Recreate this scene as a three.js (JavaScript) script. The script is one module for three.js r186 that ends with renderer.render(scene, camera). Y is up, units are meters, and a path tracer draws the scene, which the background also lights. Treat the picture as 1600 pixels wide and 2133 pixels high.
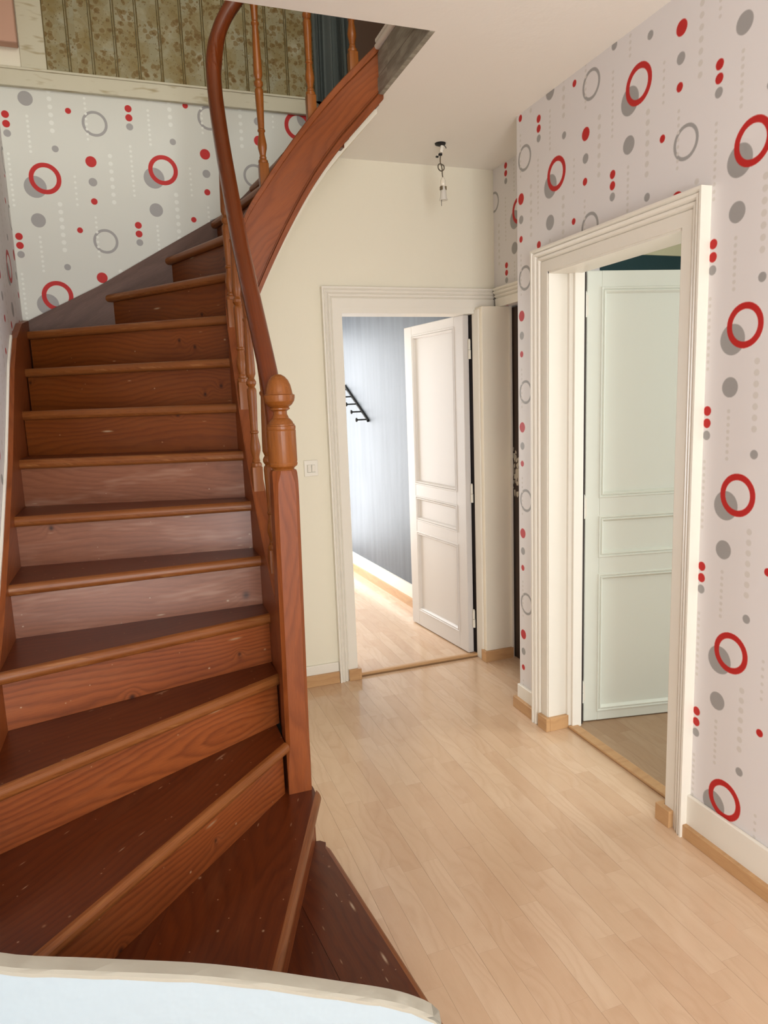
import * as THREE from 'three';
import { mergeGeometries, mergeVertices, toCreasedNormals } from 'three/addons/utils/BufferGeometryUtils.js';
import { RoundedBoxGeometry } from 'three/addons/geometries/RoundedBoxGeometry.js';
import { ImprovedNoise } from 'three/addons/math/ImprovedNoise.js';
import { RectAreaLightUniformsLib } from 'three/addons/lights/RectAreaLightUniformsLib.js';

// ------------------------------------------------------------------ camera, sky, lights, exposure
RectAreaLightUniformsLib.init();
const scene = new THREE.Scene();
const FOCAL = 1467.4, YAW = 0.3385, PITCH = 0.1606, ROLL = -0.0375;
const camera = new THREE.PerspectiveCamera(2 * Math.atan(2133 / 2 / FOCAL) * 180 / Math.PI, 1600 / 2133, 0.05, 60);
{
  const F = new THREE.Vector3(Math.sin(YAW) * Math.cos(PITCH), -Math.sin(PITCH), -Math.cos(YAW) * Math.cos(PITCH));
  const R0 = new THREE.Vector3(Math.cos(YAW), 0, Math.sin(YAW)), U0 = new THREE.Vector3().crossVectors(R0, F);
  const R = R0.clone().multiplyScalar(Math.cos(ROLL)).addScaledVector(U0, Math.sin(ROLL));
  const U = U0.clone().multiplyScalar(Math.cos(ROLL)).addScaledVector(R0, -Math.sin(ROLL));
  camera.position.set(0, 1.5, 0);
  camera.quaternion.setFromRotationMatrix(new THREE.Matrix4().makeBasis(R, U, F.clone().negate()));
}
scene.add(camera);
scene.background = new THREE.Color(0.62, 0.72, 0.85);
const renderer = new THREE.WebGLRenderer({ antialias: true });
renderer.toneMapping = THREE.LinearToneMapping;
renderer.toneMappingExposure = 1.07;
renderer.shadowMap.enabled = true;
// daylight entering at the four openings (each has a modelled glazed opening right behind it; the landing one is added)
function daylight(color, intensity, w, h, [x, y, z], [tx, ty, tz]) {
  const l = new THREE.RectAreaLight(new THREE.Color(...color), intensity, w, h);
  l.position.set(x, y, z); l.lookAt(tx, ty, tz); scene.add(l); return l;
}
daylight([0.95, 0.985, 1.0], 9.9, 1.2, 2.4, [0.25, 1.3, 2.14], [0.25, 1.3, -3]);       // glazed entrance behind the viewer
daylight([0.97, 0.985, 1.0], 10.5, 1.15, 1.95, [1.0, 1.1, -6.30], [1.0, 1.1, 0]);          // far room window
daylight([0.9, 0.96, 1.03], 9.5, 1.5, 1.5, [4.88, 1.45, -1.1], [0, 1.45, -1.1]);           // side room window
daylight([1.0, 0.95, 0.84], 9, 1.2, 1.2, [0.5, 4.0, 0.62], [0.3, 3.2, -3.5]);            // unseen window added to light the landing

// ------------------------------------------------------------------ helpers
const H = 2.658, RISE = 0.1667, UP = 2.832, ZB = -3.5, XL = -0.40, XR = 1.66;
let seed = 7;
const rnd = () => { seed = (seed * 1664525 + 1013904223) % 4294967296; return seed / 4294967296; };
const noise = new ImprovedNoise();
const taken = {};
function numbered(name) { const n = taken[name] = (taken[name] ?? -1) + 1; return n ? name + '_' + String(n).padStart(3, '0') : name; }
function mesh(name, geo, mat, parent) {
  const g = Array.isArray(geo) ? mergeGeometries(geo.map((q) => plain(q))) : geo;
  const m = new THREE.Mesh(g, mat); m.name = parent === scene || !parent ? numbered(name) : partName(name, parent);
  m.castShadow = m.receiveShadow = true; (parent ?? scene).add(m); return m;
}
function partName(name, parent) {
  const n = (parent.userData.__n ??= {}); const k = n[name] = (n[name] ?? -1) + 1;
  return k ? name + '_' + String(k).padStart(3, '0') : name;
}
function plain(g) { g = g.index ? g.toNonIndexed() : g.clone(); for (const k of Object.keys(g.attributes)) if (!['position', 'normal', 'uv'].includes(k)) g.deleteAttribute(k); if (!g.attributes.uv) g.setAttribute('uv', new THREE.Float32BufferAttribute(new Float32Array(g.attributes.position.count * 2), 2)); return g; }
function group(name, pos = [0, 0, 0]) { const o = new THREE.Group(); o.name = numbered(name); o.position.set(...pos); scene.add(o); return o; }
function tag(o, label, category, grp) { o.userData.label = label; o.userData.category = category; if (grp) o.userData.group = grp; return o; }
function struct(o, label) { o.userData.kind = 'structure'; if (label) o.userData.label = label; return o; }
function box(x0, x1, y0, y1, z0, z1) {
  const g = new THREE.BoxGeometry(Math.abs(x1 - x0), Math.abs(y1 - y0), Math.abs(z1 - z0));
  g.translate((x0 + x1) / 2, (y0 + y1) / 2, (z0 + z1) / 2); return uvBox(g);
}
function rbox(x0, x1, y0, y1, z0, z1, r = 0.003, seg = 2) {
  const g = new RoundedBoxGeometry(x1 - x0, y1 - y0, z1 - z0, seg, Math.min(r, (x1 - x0) / 2.01, (y1 - y0) / 2.01, (z1 - z0) / 2.01));
  g.translate((x0 + x1) / 2, (y0 + y1) / 2, (z0 + z1) / 2); return uvBox(g);
}
// uv in metres by the dominant axis of the normal; grain: direction that runs along u
function uvBox(g0, grain, off = [0, 0]) {
  const g = g0.index ? g0.toNonIndexed() : g0; if (!g.attributes.normal) g.computeVertexNormals();
  const p = g.attributes.position, n = g.attributes.normal, uv = new Float32Array(p.count * 2);
  for (let i = 0; i < p.count; i++) {
    const P = [p.getX(i), p.getY(i), p.getZ(i)], N = [Math.abs(n.getX(i)), Math.abs(n.getY(i)), Math.abs(n.getZ(i))];
    let u, v;
    if (grain) {
      const nn = new THREE.Vector3(n.getX(i), n.getY(i), n.getZ(i)), gd = new THREE.Vector3(...grain), cr = new THREE.Vector3().crossVectors(nn, gd);
      const pv = new THREE.Vector3(...P); u = pv.dot(gd); v = cr.lengthSq() > 0.05 ? pv.dot(cr.normalize()) : pv.y;
    } else if (N[1] >= N[0] && N[1] >= N[2]) { u = P[0]; v = P[2]; } else if (N[0] >= N[2]) { u = P[2]; v = P[1]; } else { u = P[0]; v = P[1]; }
    uv[2 * i] = u + off[0]; uv[2 * i + 1] = v + off[1];
  }
  g.setAttribute('uv', new THREE.BufferAttribute(uv, 2)); return g;
}
// slab from a plan polygon [[x,z],...] between two heights
function prism(pts, y0, y1, bevel = 0) {
  const s = new THREE.Shape(pts.map(([x, z]) => new THREE.Vector2(x, -z)));
  const g = new THREE.ExtrudeGeometry(s, { depth: y1 - y0 - 2 * bevel, bevelEnabled: bevel > 0, bevelSize: bevel, bevelThickness: bevel, bevelOffset: -bevel, bevelSegments: 2 });
  g.rotateX(-Math.PI / 2); g.translate(0, y0 + bevel, 0); return g;
}
// wall panel in the x-y plane (with holes), thick in z from z0 to z1
function panelXY(pts, holes, z0, z1) {
  const s = new THREE.Shape(pts.map((p) => new THREE.Vector2(...p)));
  for (const h of holes) s.holes.push(new THREE.Path(h.map((p) => new THREE.Vector2(...p))));
  const g = new THREE.ExtrudeGeometry(s, { depth: z1 - z0, bevelEnabled: false }); g.translate(0, 0, z0); return uvBox(g);
}
// the same in the z-y plane, thick in x
function panelZY(pts, holes, x0, x1) {
  const s = new THREE.Shape(pts.map(([z, y]) => new THREE.Vector2(-z, y)));
  for (const h of holes) s.holes.push(new THREE.Path(h.map(([z, y]) => new THREE.Vector2(-z, y))));
  const g = new THREE.ExtrudeGeometry(s, { depth: x1 - x0, bevelEnabled: false }); g.rotateY(Math.PI / 2); g.translate(x0, 0, 0); return uvBox(g);
}
const rect = (a, b, c, d) => [[a, c], [b, c], [b, d], [a, d]];
function quads(rows, closedRing = true, caps = true) {   // rows of rings -> skinned surface
  const pos = [], nR = rows.length, nC = rows[0].length;
  const tri = (a, b, c) => pos.push(...a, ...b, ...c);
  for (let i = 0; i + 1 < nR; i++) for (let j = 0; j < (closedRing ? nC : nC - 1); j++) {
    const k = (j + 1) % nC; tri(rows[i][j], rows[i][k], rows[i + 1][k]); tri(rows[i][j], rows[i + 1][k], rows[i + 1][j]);
  }
  if (caps) for (const [r, f] of [[rows[0], -1], [rows[nR - 1], 1]]) for (let j = 1; j + 1 < nC; j++) f > 0 ? tri(r[0], r[j], r[j + 1]) : tri(r[0], r[j + 1], r[j]);
  const g = new THREE.BufferGeometry(); g.setAttribute('position', new THREE.Float32BufferAttribute(pos, 3)); g.computeVertexNormals(); return g;
}
// profile [[outwards, thickness]...] swept round a door opening with mitred corners; frame maps (a, y, depth) to the world
function casing(a0, a1, h, prof, frame, feet = 0, sides = [true, true]) {
  const rows = [];
  const st = [];
  if (sides[0]) st.push((o) => [a0 - o, feet]);
  st.push((o) => sides[0] ? [a0 - o, h + o] : [a0, h + o]);
  st.push((o) => sides[1] ? [a1 + o, h + o] : [a1, h + o]);
  if (sides[1]) st.push((o) => [a1 + o, feet]);
  for (const f of st) rows.push(prof.map(([o, t]) => { const [a, y] = f(o); return frame(a, y, t); }));
  return uvBox(toCreasedNormals(quads(rows), 0.3));
}
const PROFILE = [[0, 0], [0, 0.016], [0.042, 0.018], [0.046, 0.013], [0.052, 0.022], [0.06, 0.024], [0.063, 0.019], [0.07, 0.028], [0.078, 0.031], [0.082, 0.026], [0.088, 0.034], [0.096, 0.034], [0.096, 0]];

// ------------------------------------------------------------------ textures
function dataTex(w, h, f, srgb = true) {
  const d = new Uint8Array(w * h * 4);
  for (let y = 0; y < h; y++) for (let x = 0; x < w; x++) { const c = f(x / w, y / h, x, y), i = 4 * (y * w + x); d[i] = c[0]; d[i + 1] = c[1]; d[i + 2] = c[2]; d[i + 3] = 255; }
  const t = new THREE.DataTexture(d, w, h); t.wrapS = t.wrapT = THREE.RepeatWrapping; t.magFilter = t.minFilter = THREE.LinearFilter;
  if (srgb) t.colorSpace = THREE.SRGBColorSpace; t.needsUpdate = true; return t;
}
const mix = (a, b, t) => a.map((v, i) => v + (b[i] - v) * t);
const clamp = (v, a = 0, b = 1) => Math.max(a, Math.min(b, v));
// wood: u along the grain. Tiles are mirrored so that repeats meet
function wood(w, h, s, dark, light, { rings = 5, warp = 1.5, knots = 0, contrast = 1, wear = null, wearAmount = 0, fibre = 0.3, specks = 0 } = {}) {
  const sp = []; for (let i = 0; i < specks; i++) sp.push([rnd(), rnd(), 0.0012 + 0.0022 * rnd() ** 3, rnd() < 0.15 ? 6 : 1.3, 0.35 + 0.5 * rnd()]);
  const ks = []; for (let i = 0; i < knots; i++) ks.push([rnd(), 0.2 + 0.6 * rnd(), 0.015 + 0.02 * rnd()]);
  const t = dataTex(w, h, (u, v) => {
    let d = v * rings + warp * noise.noise(u * 2.0, v * 1.6, s) + 0.5 * noise.noise(u * 6, v * 5, s + 5) + 0.16 * noise.noise(u * 22, v * 12, s + 6);
    let kn = 0;
    for (const [ku, kv, kr] of ks) { const q = Math.hypot((u - ku) * 4, v - kv) / kr; d += 1.6 * Math.exp(-q * q / 14); kn = Math.max(kn, Math.exp(-q * q / 1.2)); }
    let r = d - Math.floor(d); r = r < 0.75 ? Math.pow(r / 0.75, 2.2) : 1 - (r - 0.75) / 0.25;
    const fb = noise.noise(u * 18, v * 150, s + 9) * 0.6 + noise.noise(u * 60, v * 260, s + 3) * 0.4;
    let k = clamp(0.55 - 0.55 * contrast * (r - 0.4) + fibre * fb + 0.25 * noise.noise(u * 3, v * 3, s + 20));
    let c = mix(dark, light, k);
    if (kn > 0.02) c = mix(c, [dark[0] * 0.45, dark[1] * 0.4, dark[2] * 0.4], kn * 0.85);
    if (wear) { const q = clamp((noise.noise(u * 4, v * 5, s + 40) + 0.5 * noise.noise(u * 15, v * 30, s + 44) - 0.1) * 1.6); c = mix(c, wear, q * wearAmount); }
    for (const [su, sv, sr, sl, sa] of sp) { const q = Math.hypot((u - su) / sl, (v - sv) * 0.28) / sr; if (q < 1.4) c = mix(c, [196, 180, 158], sa * clamp(1.4 - q)); }
    return c;
  });
  t.wrapS = t.wrapT = THREE.MirroredRepeatWrapping; return t;
}
function rep(t, u, v) { const c = t.clone(); c.repeat.set(u, v); c.needsUpdate = true; return c; }
const std = (o) => new THREE.MeshPhysicalMaterial({ roughness: 0.6, ...o });
function canvasTex(w, h, draw) {
  const c = document.createElement('canvas'); c.width = w; c.height = h; draw(c.getContext('2d'), w, h);
  const t = new THREE.CanvasTexture(c); t.colorSpace = THREE.SRGBColorSpace; t.wrapS = t.wrapT = THREE.RepeatWrapping; t.magFilter = THREE.LinearFilter; return t;
}

const treadTex = wood(1024, 256, 1.3, [66, 25, 7], [106, 47, 16], { rings: 13, warp: 3.2, contrast: 0.55, wear: [104, 58, 34], wearAmount: 0.4, specks: 45 });
const riserTex = [[[96, 42, 14], [154, 82, 36], [150, 94, 62]], [[104, 58, 36], [150, 96, 68], [172, 134, 116]], [[86, 38, 9], [132, 68, 21], [122, 70, 34]]].map(([a, b, c], i) => wood(1024, 256, 11 + 7 * i, a, b, { rings: 15, warp: 4.2, knots: [3, 2, 4][i], contrast: [0.75, 0.4, 0.6][i], wear: c, wearAmount: [0.3, 0.55, 0.3][i], specks: 25 }));  // middle set: wear plus painted-in sheen; upper set: dimmer light put into the colour
const stringTex = wood(1024, 256, 31, [106, 49, 17], [152, 82, 36], { rings: 11, warp: 3.5, contrast: 0.55, wear: [128, 72, 44], wearAmount: 0.5 });
const skirtTex = wood(512, 128, 37, [78, 55, 43], [112, 83, 70], { rings: 4, contrast: 0.5 });
const beechTex = [0, 1, 2, 3, 4].map((i) => wood(512, 128, 51 + 13 * i, mix([204, 168, 136], [212, 179, 147], i / 4), mix([217, 185, 153], [226, 198, 168], (i * 2 % 5) / 4), { rings: 2.2 + (i % 3) * 1.3, warp: 2.6, contrast: 0.62, fibre: 0.22 }));
const oakTex = wood(512, 128, 97, [180, 136, 92], [208, 166, 118], { rings: 3, contrast: 0.6 });

const M = {};
const varnish = (o) => std({ specularIntensity: 0.6, ...o });
M.tread = varnish({ map: rep(treadTex, 0.9, 3), roughness: 0.38, clearcoat: 0.25, clearcoatRoughness: 0.22 });
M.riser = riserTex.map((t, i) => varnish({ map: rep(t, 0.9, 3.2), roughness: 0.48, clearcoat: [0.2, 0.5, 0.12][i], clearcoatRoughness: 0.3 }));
M.nosing = varnish({ map: rep(wood(512, 128, 77, [98, 48, 17], [150, 90, 42], { rings: 7, warp: 2.5, contrast: 0.5, wear: [184, 138, 90], wearAmount: 0.5 }), 1, 6), roughness: 0.45, clearcoat: 0.2, clearcoatRoughness: 0.3 });
M.string = varnish({ map: rep(stringTex, 0.9, 3), roughness: 0.45, clearcoat: 0.15, clearcoatRoughness: 0.3 });
M.turned = varnish({ map: rep(wood(512, 128, 83, [114, 60, 17], [158, 94, 36], { rings: 3, contrast: 0.5 }), 1.2, 5), roughness: 0.42, clearcoat: 0.25, clearcoatRoughness: 0.25 });
M.rail = varnish({ map: rep(wood(512, 128, 89, [88, 36, 9], [124, 58, 19], { rings: 3, contrast: 0.4 }), 1, 5), roughness: 0.36, clearcoat: 0.35, clearcoatRoughness: 0.22 });
M.skirt = varnish({ map: rep(skirtTex, 1, 3), roughness: 0.5 });
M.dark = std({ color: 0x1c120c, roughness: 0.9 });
M.beech = beechTex.map((t) => std({ map: rep(t, 1.4, 5), roughness: 0.15 }));
M.oak = std({ map: rep(oakTex, 1.2, 5), roughness: 0.45 });
// plaster and paint: a low uneven relief only
const plasterBump = dataTex(512, 512, (u, v) => { const k = 128 + 70 * noise.noise(u * 9, v * 9, 2) + 40 * noise.noise(u * 31, v * 31, 4) + 22 * noise.noise(u * 90, v * 90, 6); return [k, k, k]; }, false);
plasterBump.wrapS = plasterBump.wrapT = THREE.MirroredRepeatWrapping;
const paint = (hex, o = {}) => std({ color: hex, roughness: 0.75, bumpMap: plasterBump, bumpScale: 0.0015, ...o });
M.cream = paint(0xece5d1);
M.ceiling = paint(0xf5f0e8);
M.gloss = std({ color: 0xece6d9, roughness: 0.4 });
M.doorWhite = std({ color: 0xd3cdc7, roughness: 0.42 });
M.doorPale = std({ color: 0xdee1d4, roughness: 0.45 });
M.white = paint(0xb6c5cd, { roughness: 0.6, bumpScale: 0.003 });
M.metal = std({ color: 0xe2dccd, roughness: 0.45 });
M.iron = std({ color: 0x2c2c2c, roughness: 0.5, metalness: 0.6 });
M.porcelain = std({ color: 0xf2ead8, roughness: 0.15, clearcoat: 0.6 });
const plainWhite = paint(0xe2e1df);
const glass = std({ color: 0xffffff, transmission: 1, thickness: 0, roughness: 0.02 });

// printed wallpaper: rings and dots laid where the sheets hang. Every sheet = [a of the red ring, its height, upside down]
function paper(a0, a1, y0, y1, ppm, sheets, base, dot) {
  return canvasTex(Math.round((a1 - a0) * ppm), Math.round((y1 - y0) * ppm), (c, w, h) => {
    c.fillStyle = base; c.fillRect(0, 0, w, h);
    const X = (a) => (a - a0) * ppm, Y = (y) => (y1 - y) * ppm;
    const disc = (a, y, r, col) => { c.fillStyle = col; c.beginPath(); c.arc(X(a), Y(y), r * ppm, 0, 7); c.fill(); };
    const ring = (a, y, ro, ri, col) => { c.strokeStyle = col; c.lineWidth = (ro - ri) * ppm; c.beginPath(); c.arc(X(a), Y(y), (ro + ri) / 2 * ppm, 0, 7); c.stroke(); };
    const RED = '#bd1a16', GREY = '#a19e9b';
    for (const [ra, ry, flip] of sheets) {
      const s = flip ? -1 : 1, at = (f) => (dx, dy, ...q) => f(ra + s * dx, yy + s * dy, ...q);
      let yy;
      for (let k = -7; k < 7; k++) {
        yy = ry + k * 0.486; if (yy < y0 - 0.6 || yy > y1 + 0.6) continue;
        const D = at(disc), R = at(ring);
        for (let i = 0; i < 7; i++) D(0.048, -0.102 - 0.0315 * i, 0.0095, dot);
        for (let i = 0; i < 8; i++) D(-0.045, -0.241 - 0.02 * i, 0.0058, dot);
        for (let i = 0; i < 11; i++) D(-0.132, 0.09 - 0.0205 * i, 0.0055, dot);
        for (let i = 0; i < 9; i++) D(0.187, -0.15 - 0.0205 * i, 0.0055, dot);
        for (let i = 0; i < 7; i++) D(0.27, 0.11 - 0.032 * i, 0.009, dot);
        for (let i = 0; i < 6; i++) D(0.118, 0.015 - 0.023 * i, 0.0052, dot);
        D(-0.042, -0.036, 0.0445, GREY); R(0, 0, 0.0635, 0.0455, RED);
        D(-0.044, -0.172, 0.029, GREY); D(0.19, 0.081, 0.0225, RED); D(0.19, -0.003, 0.0175, GREY); D(0.188, -0.083, 0.0133, RED);
        D(-0.127, 0.245, 0.0145, RED); D(-0.127, 0.208, 0.0145, RED); D(-0.127, 0.171, 0.0145, GREY);
        R(0.22, 0.237, 0.052, 0.041, GREY); D(0.118, 0.28, 0.0118, RED); D(0.052, 0.123, 0.0135, GREY);
      }
    }
  });
}
const PR = { a0: -3.5, a1: 0.6, y0: 0, y1: 2.66 };
const rightTex = paper(PR.a0, PR.a1, PR.y0, PR.y1, 490, [[-3.46, 2.10], [-2.987, 2.237], [-2.53, 2.343], [-2.055, 2.48], [-1.584, 2.151], [-1.11, 2.30], [-0.64, 2.45], [-0.17, 2.11], [0.3, 2.26]], '#e4dfdd', '#d6d0c9');
const PBk = { a0: -0.4, a1: 1.06, y0: 1.75, y1: 2.85 };
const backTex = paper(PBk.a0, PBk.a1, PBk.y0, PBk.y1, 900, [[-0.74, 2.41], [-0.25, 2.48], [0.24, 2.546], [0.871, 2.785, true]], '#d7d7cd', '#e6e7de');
const paperMat = (t, P, sign = 1) => { const c = t.clone(); c.wrapS = c.wrapT = THREE.RepeatWrapping; c.repeat.set(sign / (P.a1 - P.a0), 1 / (P.y1 - P.y0)); c.offset.set(-sign * (sign > 0 ? P.a0 : P.a1) / (P.a1 - P.a0), -P.y0 / (P.y1 - P.y0)); c.needsUpdate = true; return std({ map: c, roughness: 0.62, bumpMap: plasterBump, bumpScale: 0.0008 }); };
M.paperRight = paperMat(rightTex, PR);
M.paperBack = paperMat(backTex, PBk);
M.paperRecess = (() => { const m = paperMat(rightTex, PR); m.map.offset.x += 0.253 / (PR.a1 - PR.a0); m.map.offset.y -= 0.159 / (PR.y1 - PR.y0); return m; })();
M.paperLeft = (() => { const c = rightTex.clone(); c.repeat.set(-1 / (PR.a1 - PR.a0), 1 / (PR.y1 - PR.y0)); c.offset.set(0.13, 0.07); c.needsUpdate = true; return std({ map: c, roughness: 0.62 }); })();

// ------------------------------------------------------------------ setting: shell of the hall
const DX0 = 1.036, DX1 = 1.785, DH = 1.945;                       // far doorway
const wallBack = struct(mesh('wall_back', panelXY([[-0.52, -0.1], [DX0, -0.1], [DX0, DH], [DX1, DH], [DX1, -0.1], [2.03, -0.1], [2.03, 5.2], [-0.52, 5.2]], [], ZB - 0.12, ZB), M.cream), 'cream painted end wall of the hall around the open doorway');
mesh('wallpaper', panelXY([[XL, 1.80], [0.2, 2.1], [0.5, 2.28], [1.05, 2.80], [1.05, 2.838], [XL, 2.838]], [], ZB, ZB + 0.003), M.paperBack, wallBack).userData.label = 'white wallpaper with red and grey rings above the stairs';
struct(mesh('wall_left', box(XL - 0.12, XL, -0.1, 5.2, ZB - 0.12, 2.32), M.paperLeft), 'wallpapered side wall beside the staircase');
const RZ0 = -2.567, RZ1 = -1.82, RH = 1.98;                       // side doorway in the right wall
struct(mesh('wall_right', panelZY([[-2.83, -0.1], [RZ0, -0.1], [RZ0, RH], [RZ1, RH], [RZ1, -0.1], [2.32, -0.1], [2.32, H + 0.02], [-2.83, H + 0.02]], [], XR, XR + 0.12), M.paperRight), 'white wallpaper with red rings and grey dots around the side door');
struct(mesh('wall_recess', [panelZY([[ZB, 1.955], [-2.79, 1.955], [-2.79, H + 0.02], [ZB, H + 0.02]], [], 1.91, 2.03), box(1.78, 2.03, -0.1, H + 0.02, -2.83, -2.75), box(1.91, 2.03, -0.1, 1.955, -2.87, -2.79)], M.paperRecess), 'narrow papered wall in the recess by the end wall');
struct(mesh('wall_front', [panelXY([[-0.52, -0.1], [-0.37, -0.1], [-0.37, 2.55], [0.87, 2.55], [0.87, -0.1], [1.9, -0.1], [1.9, UP], [-0.52, UP]], [], 2.2, 2.32), panelXY(rect(-0.52, 2.2, UP - 0.1, 5.2), [rect(-0.1, 1.1, 3.4, 4.6)], 0.70, 0.82)], M.cream));
const OZ = -2.27, OX = 1.036;                                     // stair opening in the ceiling
struct(mesh('ceiling', [box(-0.52, 2.2, H, UP, OZ, 2.32), box(OX, 2.2, H, UP, ZB - 0.12, OZ)], M.ceiling), 'white plaster ceiling with the stair opening');
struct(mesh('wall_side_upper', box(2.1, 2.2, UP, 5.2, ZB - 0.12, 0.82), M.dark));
struct(mesh('ceiling_upper', box(-0.52, 2.2, 5.2, 5.3, ZB - 0.12, 0.82), M.cream));
// pillar between the two doorways
struct(mesh('wall_pier', rbox(DX1, 1.95, 0, 1.955, ZB - 0.02, -3.41, 0.004), std({ color: 0xf3ead6, roughness: 0.5 })), 'white painted pier beside the open doorway');
// grey boarded edge of the ceiling opening
{
  const g = struct(group('trim_4'), 'grey peeling boarded edge of the stair opening');
  const greyTex = dataTex(512, 128, (u, v) => { const k = noise.noise(u * 6, v * 9, 3) + 0.5 * noise.noise(u * 20, v * 40, 8); return mix([132, 126, 112], [164, 158, 142], clamp(0.5 + k)); });
  const m = std({ map: rep(greyTex, 1.5, 4), roughness: 0.7 });
  mesh('board', rbox(OX - 0.02, OX, H - 0.002, H + 0.062, -2.775, OZ, 0.003), m, g);
  mesh('board', rbox(OX - 0.016, OX, H + 0.066, H + 0.155, -2.775, OZ, 0.003), m, g);
  mesh('bead', [rbox(OX - 0.03, OX, H + 0.158, H + 0.178, -2.775, OZ, 0.008), rbox(OX - 0.026, OX, H + 0.182, H + 0.2, -2.775, OZ, 0.007)], M.gloss, g);
}
// casings
struct(mesh('trim_1', casing(DX0, 1.895, DH + 0.01, PROFILE, (a, y, t) => [a, y, ZB + t], 0, [true, false]), M.gloss), 'moulded cream casing around the far doorway');
struct(mesh('trim_2', casing(RZ0, RZ1, RH, PROFILE.map(([o, t]) => [o, t * 1.15]), (a, y, t) => [XR - t, y, a], 0), M.gloss), 'moulded white casing around the side doorway');
struct(mesh('trim_3', casing(-3.46, -2.83, 1.955, PROFILE, (a, y, t) => [1.91 - t, y, a], 0, [false, false]), M.gloss), 'moulded lintel casing in the recess');
// jamb linings
struct(mesh('trim_5', [box(XR - 0.014, XR + 0.125, 0, RH, RZ0 - 0.012, RZ0 + 0.006), box(XR - 0.014, XR + 0.125, 0, RH, RZ1 - 0.006, RZ1 + 0.012), box(XR - 0.014, XR + 0.125, RH - 0.008, RH + 0.01, RZ0, RZ1),
  rbox(1.735, 1.80, 0, RH, RZ0, RZ0 + 0.02, 0.003), rbox(1.752, 1.80, 0, RH, RZ0, RZ0 + 0.034, 0.003)], M.gloss), 'white jamb lining of the side doorway');
struct(mesh('trim_6', [box(DX0 - 0.01, DX0 + 0.008, 0, DH, ZB - 0.13, ZB + 0.012), box(DX0 - 0.01, DX1, DH - 0.02, DH + 0.012, ZB - 0.13, ZB + 0.014), rbox(1.777, DX1 + 0.002, 0, DH, -3.512, -3.44, 0.002)], M.gloss), 'cream jamb lining of the far doorway');
struct(mesh('trim_16', [box(1.802, 1.815, 0, RH, RZ0 - 0.02, RZ0 + 0.02), box(1.782, 1.786, 0.014, DH, ZB - 0.13, -3.512)], std({ color: 0x2a1d15, roughness: 0.8 })), 'dark strips added for bare wood and shade in the door hinge gaps');  // strips added to darken the hinge gaps; their colour stands in for shade
// skirting boards and the light wood strips in front of them
const skirting = (name, geos, label) => struct(mesh(name, geos, M.gloss), label);
skirting('baseboard_right', [rbox(XR - 0.014, XR, 0, 0.15, -1.745, 2.2, 0.005), rbox(XR - 0.016, XR, 0, 0.12, -2.83, -2.663, 0.004)], 'white skirting board below the wallpaper');
skirting('baseboard_back', [rbox(0.42, DX0 - 0.097, 0, 0.112, ZB, ZB + 0.014, 0.004)], 'white skirting board below the cream wall');
const strip = (name, list, label) => struct(mesh(name, list.map(([a, b, c, d, h]) => rbox(a, b, 0, h ?? 0.06, c, d, 0.002)), M.oak), label);
strip('trim_7', [[XR - 0.03, XR - 0.012, -1.745, 2.19, 0.045], [XR - 0.032, XR - 0.014, -2.845, -2.664, 0.055]], 'light wood strip along the foot of the papered wall');
strip('trim_8', [[0.45, DX0 - 0.098, ZB + 0.013, ZB + 0.027, 0.062], [DX0 - 0.045, DX0 + 0.022, ZB + 0.014, ZB + 0.032, 0.062], [DX0 + 0.008, DX0 + 0.0235, ZB - 0.03, ZB + 0.0335, 0.063]], 'light wood strip along the foot of the end wall');
strip('trim_9', [[DX1 + 0.006, 1.952, -3.411, -3.395, 0.065], [DX1 - 0.012, DX1 + 0.008, -3.45, -3.395, 0.065]], 'light wood strip round the foot of the pier');
strip('trim_10', [[XR - 0.016, 1.74, RZ0 + 0.005, RZ0 + 0.022, 0.062], [XR - 0.036, XR - 0.016, RZ0 - 0.05, RZ0 + 0.022, 0.062], [XR - 0.04, XR - 0.018, RZ1 - 0.025, RZ1 + 0.042, 0.062], [XR - 0.02, 1.74, RZ1 - 0.025, RZ1 - 0.006, 0.062]], 'light wood strip at the foot of the side door jambs');

// ------------------------------------------------------------------ floors of separate strips
function floor(name, label, x0, x1, z0, z1, yTop, inside, mats = M.beech) {
  const base = struct(mesh(name, box(x0, x1, yTop - 0.12, yTop - 0.0075, z0, z1), M.oak), label);
  const rest = [], W = 0.0645, cols = Math.ceil((x1 - x0) / W);
  for (let i = 0; i < cols; i++) {
    let z = z0 - 0.36 * ((i * 0.37 + (i % 3) * 0.21) % 1), k = 0;
    while (z < z1) {
      const L = 0.3 + 0.14 * rnd(), a = Math.max(z, z0), b = Math.min(z + L, z1), xa = x0 + i * W, xb = Math.min(xa + W, x1);
      z += L; k++;
      const mi = Math.floor(rnd() * 5), off = [rnd() * 3, rnd() * 2];
      if (b - a < 0.01 || xb - xa < 0.01) continue;
      const gap = i % 3 === 0 ? 0.0005 : 0.00016;
      const g = box(xa + gap, xb - gap / 2, yTop - 0.008, yTop, a + 0.0001, b - 0.0001); uvBox(g, [0, 0, 1], off);
      if (!inside((xa + xb) / 2, (a + b) / 2)) { rest.push(g); continue; }
      mesh('plank', g, mats[mi], base);
    }
  }
  if (rest.length) { const r = mesh('planking', rest, M.beech[1], base); r.userData.kind = 'stuff'; }
  return base;
}
floor('floor', 'light beech strip floor of the hall', -0.4, 1.78, ZB, 2.2, 0, (x, z) => z < -0.95 && x > 0.40 + Math.max(0, (z + 1.9)) * 0.1);
floor('floor_recess', 'light beech strip floor in the recess', 1.78, 2.0, ZB, -2.8, 0, (x, z) => x < 1.97);
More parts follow.
